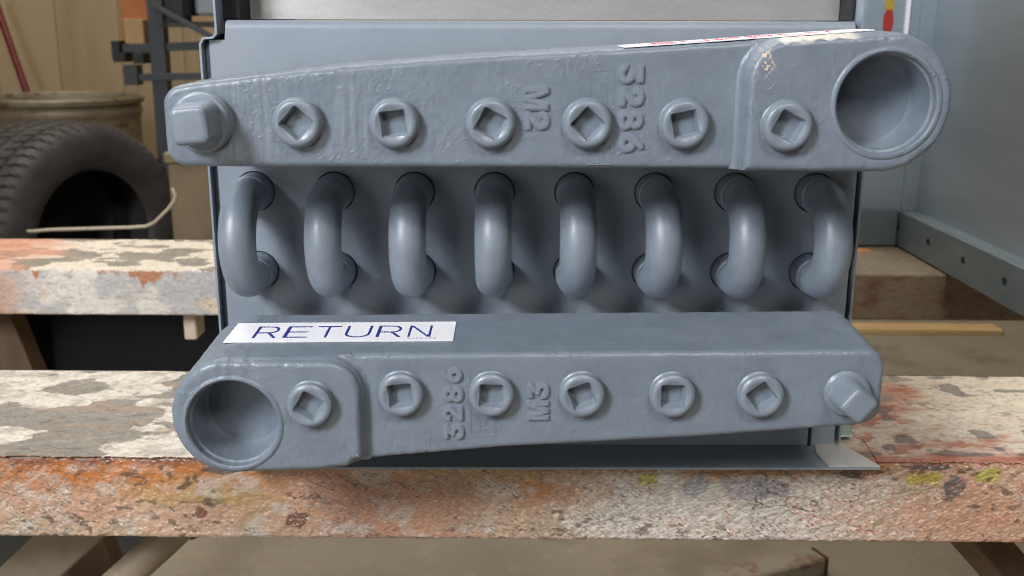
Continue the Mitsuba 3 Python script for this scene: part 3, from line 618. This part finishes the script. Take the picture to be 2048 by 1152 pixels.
wv = np.array(dark_disc.vertices); sd = np.cross(ax, [0, 0, 1.0]); dark_disc.vertices = (np.array([-1.37, 3.30, 0.375]) - ax * 0.19)[None] + wv[:, :1] * sd + wv[:, 1:2] * np.array([0, 0, 1.0]) + wv[:, 2:] * ax
add('tyre__shade_disc', dark_disc, 'dark_paint', 40)  # black disc added to darken the hole of the tyre
rodp = [(-1.46, 3.02, 0.452), (-1.40, 2.93, 0.470), (-1.34, 2.9, 0.4805), (-1.10, 2.9, 0.4895), (-1.06, 2.9, 0.4925), (-1.035, 2.9, 0.503), (-0.99, 2.9, 0.545), (-0.972, 2.9, 0.568), (-0.968, 2.9, 0.585), (-0.976, 2.9, 0.605)]
add('bent_rod', tube(rodp, 0.0048, 12), 'pale_rod', True, label='thin bent pale rod sticking out in front of the tyre', cat='rod')
# the rod hangs on a stand that stays below the beam
drum = revolve([(0, 0.02), (0.235, 0.02), (0.27, 0.0), (0.275, 0.02), (0.28, 0.28), (0.288, 0.30), (0.28, 0.32), (0.284, 0.70), (0.292, 0.715), (0.292, 0.735), (0.284, 0.748), (0.300, 0.760), (0.302, 0.775), (0.296, 0.785), (0.288, 0.778), (0.278, 0.74), (0.270, 0.06), (0, 0.05)], 72)
drum.apply_translation([-1.80, 4.15, 0.0]); drum.vertices[:, 0] = -1.80 + (drum.vertices[:, 0] + 1.80) * 1.0
add('steel_drum', drum, 'drum_steel', 35, label='open dented steel drum behind the tyre', cat='drum')
add('red_bar', tube([(-2.36, 4.80, 1.19), (-2.30, 4.76, 1.02), (-2.205, 4.70, 0.75), (-1.95, 4.56, 0.0)], 0.016, 14), 'red_paint', True, label='dark red bar leaning against the tan wall', cat='bar')
tag('storage_rack', 'dark steel rack with stub arms against the tan wall', 'rack')
add('storage_rack__post', bar([-1.222, 3.6, 0.0], [-1.212, 3.6, 2.0], 0.052, 0.05), 'dark_steel', False)
add('storage_rack__arm', bar([-1.37, 3.62, 0.978], [-0.85, 3.62, 1.0], 0.06, 0.028, 0.0), 'dark_steel', False)
add('storage_rack__arm', bar([-1.33, 3.58, 0.882], [-0.85, 3.58, 0.896], 0.03, 0.024), 'dark_steel', False)
add('storage_rack__arm_end', cat([bx(-1.368, -1.342, 3.56, 3.66, 0.945, 1.005), bx(-1.365, -1.325, 3.56, 3.66, 0.935, 0.965), bx(-1.298, -1.262, 3.56, 3.66, 0.93, 0.966)]), 'dark_paint', False)
add('storage_rack__arm_end', bx(-1.330, -1.285, 3.55, 3.61, 0.858, 0.925), 'dark_steel', False)
add('storage_rack__brace', bar([-1.215, 3.56, 1.125], [-0.98, 3.56, 0.995], 0.03, 0.016), 'dark_steel', False)
add('storage_rack__shelf', cat([bx(-1.2, -0.9, 3.58, 4.1, 1.062, 1.070), bx(-1.19, -1.13, 3.6, 4.0, 1.070, 1.16), bx(-1.2, -0.9, 3.565, 3.58, 1.052, 1.06)]), 'dark_paint', False)
add('rack_bin', bx(-1.118, -0.86, 3.7, 4.05, 1.0905, 1.22, 0.012), 'grey_machine', False, label='pale grey bin on the rack shelf beside the coil', cat='bin')
add('rack_board', bx(-1.118, -0.86, 3.66, 4.05, 1.071, 1.090), 'cardboard', False, label='tan board under the grey bin on the rack', cat='board')
add('dark_lump', bx(-1.06, -0.96, 3.57, 3.68, 0.925, 0.968, 0.01), 'dark_paint', False, label='black block hanging under the rack arm', cat='block')
add('orange_box', bx(-1.365, -1.262, 3.657, 3.80, 0.995, 1.26, 0.004), 'orange_card', False, label='orange box on top of the rack arm left of the post', cat='box')
add('tan_carton', bx(-1.335, -1.268, 3.60, 3.655, 0.995, 1.078, 0.003), 'cardboard', False, label='small tan carton standing before the orange box', cat='carton')
# wooden case right behind the coil's left edge
tag('wooden_case', 'tan wooden case with rim behind the left edge of the coil', 'case')
add('wooden_case__body', bx(-1.085, -0.62, 3.2, 3.65, 0.0, 0.635, 0.004), 'tan_box', False)
add('wooden_case__rim', bx(-1.095, -0.61, 3.19, 3.66, 0.636, 0.672, 0.006), 'tan_box', False)
add('red_post', bx(-1.275, -1.245, 3.75, 3.78, 0.0, 0.73, 0.008), 'red_paint', False, label='dark red post foot beside the rack post', cat='post')
# open black box added to stand for the shade under the rear beam
tag('shade_box', 'added black open fronted box standing in for the shade under the rear beam', 'bin')
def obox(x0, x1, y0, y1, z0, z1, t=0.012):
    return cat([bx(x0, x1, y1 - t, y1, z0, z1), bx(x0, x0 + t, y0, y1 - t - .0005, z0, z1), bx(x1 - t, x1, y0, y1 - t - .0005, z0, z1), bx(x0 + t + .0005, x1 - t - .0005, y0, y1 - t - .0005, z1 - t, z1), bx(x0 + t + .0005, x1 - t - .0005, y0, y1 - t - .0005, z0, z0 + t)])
add('shade_box__shell', obox(-1.42, -0.70, 2.50, 3.00, 0.005, 0.415), 'dark_paint', False)
sheetm = trimesh.creation.extrude_polygon(Polygon([(-1.6, 1.70), (-0.80, 1.70), (-0.74, 1.90), (-0.80, 2.3), (-1.6, 2.3)]), 0.012, engine='earcut'); sheetm.apply_translation([0, 0, 0.004])
add("dark_floor_sheet", sheetm, 'dark_paint', False, label='added black sheet for the dark patch of floor at the bottom left', cat='mat')  # flat black sheet added to darken this part of the floor
# right: board on the floor, tube end
add('pale_board', bx(1.10, 1.76, 3.50, 3.59, 0.0, 0.02, 0.002), 'pale_wood', False, label='pale yellow board lying on the floor behind the rear beam', cat='board')
tb = cat([bar([0.33, 1.715, 0.022], [0.615, 1.845, 0.022], 0.05, 0.042, 0.0, 0.004)])
add('rusty_tube', tb, 'rust_streaked', False)
tag('rusty_tube', 'rust streaked square tube lying on the floor at the bottom edge', 'tube')
add('rusty_tube__end_cap', bar([0.6155, 1.8452, 0.022], [0.6215, 1.848, 0.022], 0.051, 0.043, 0.0, 0.004), 'dark_rust', False)
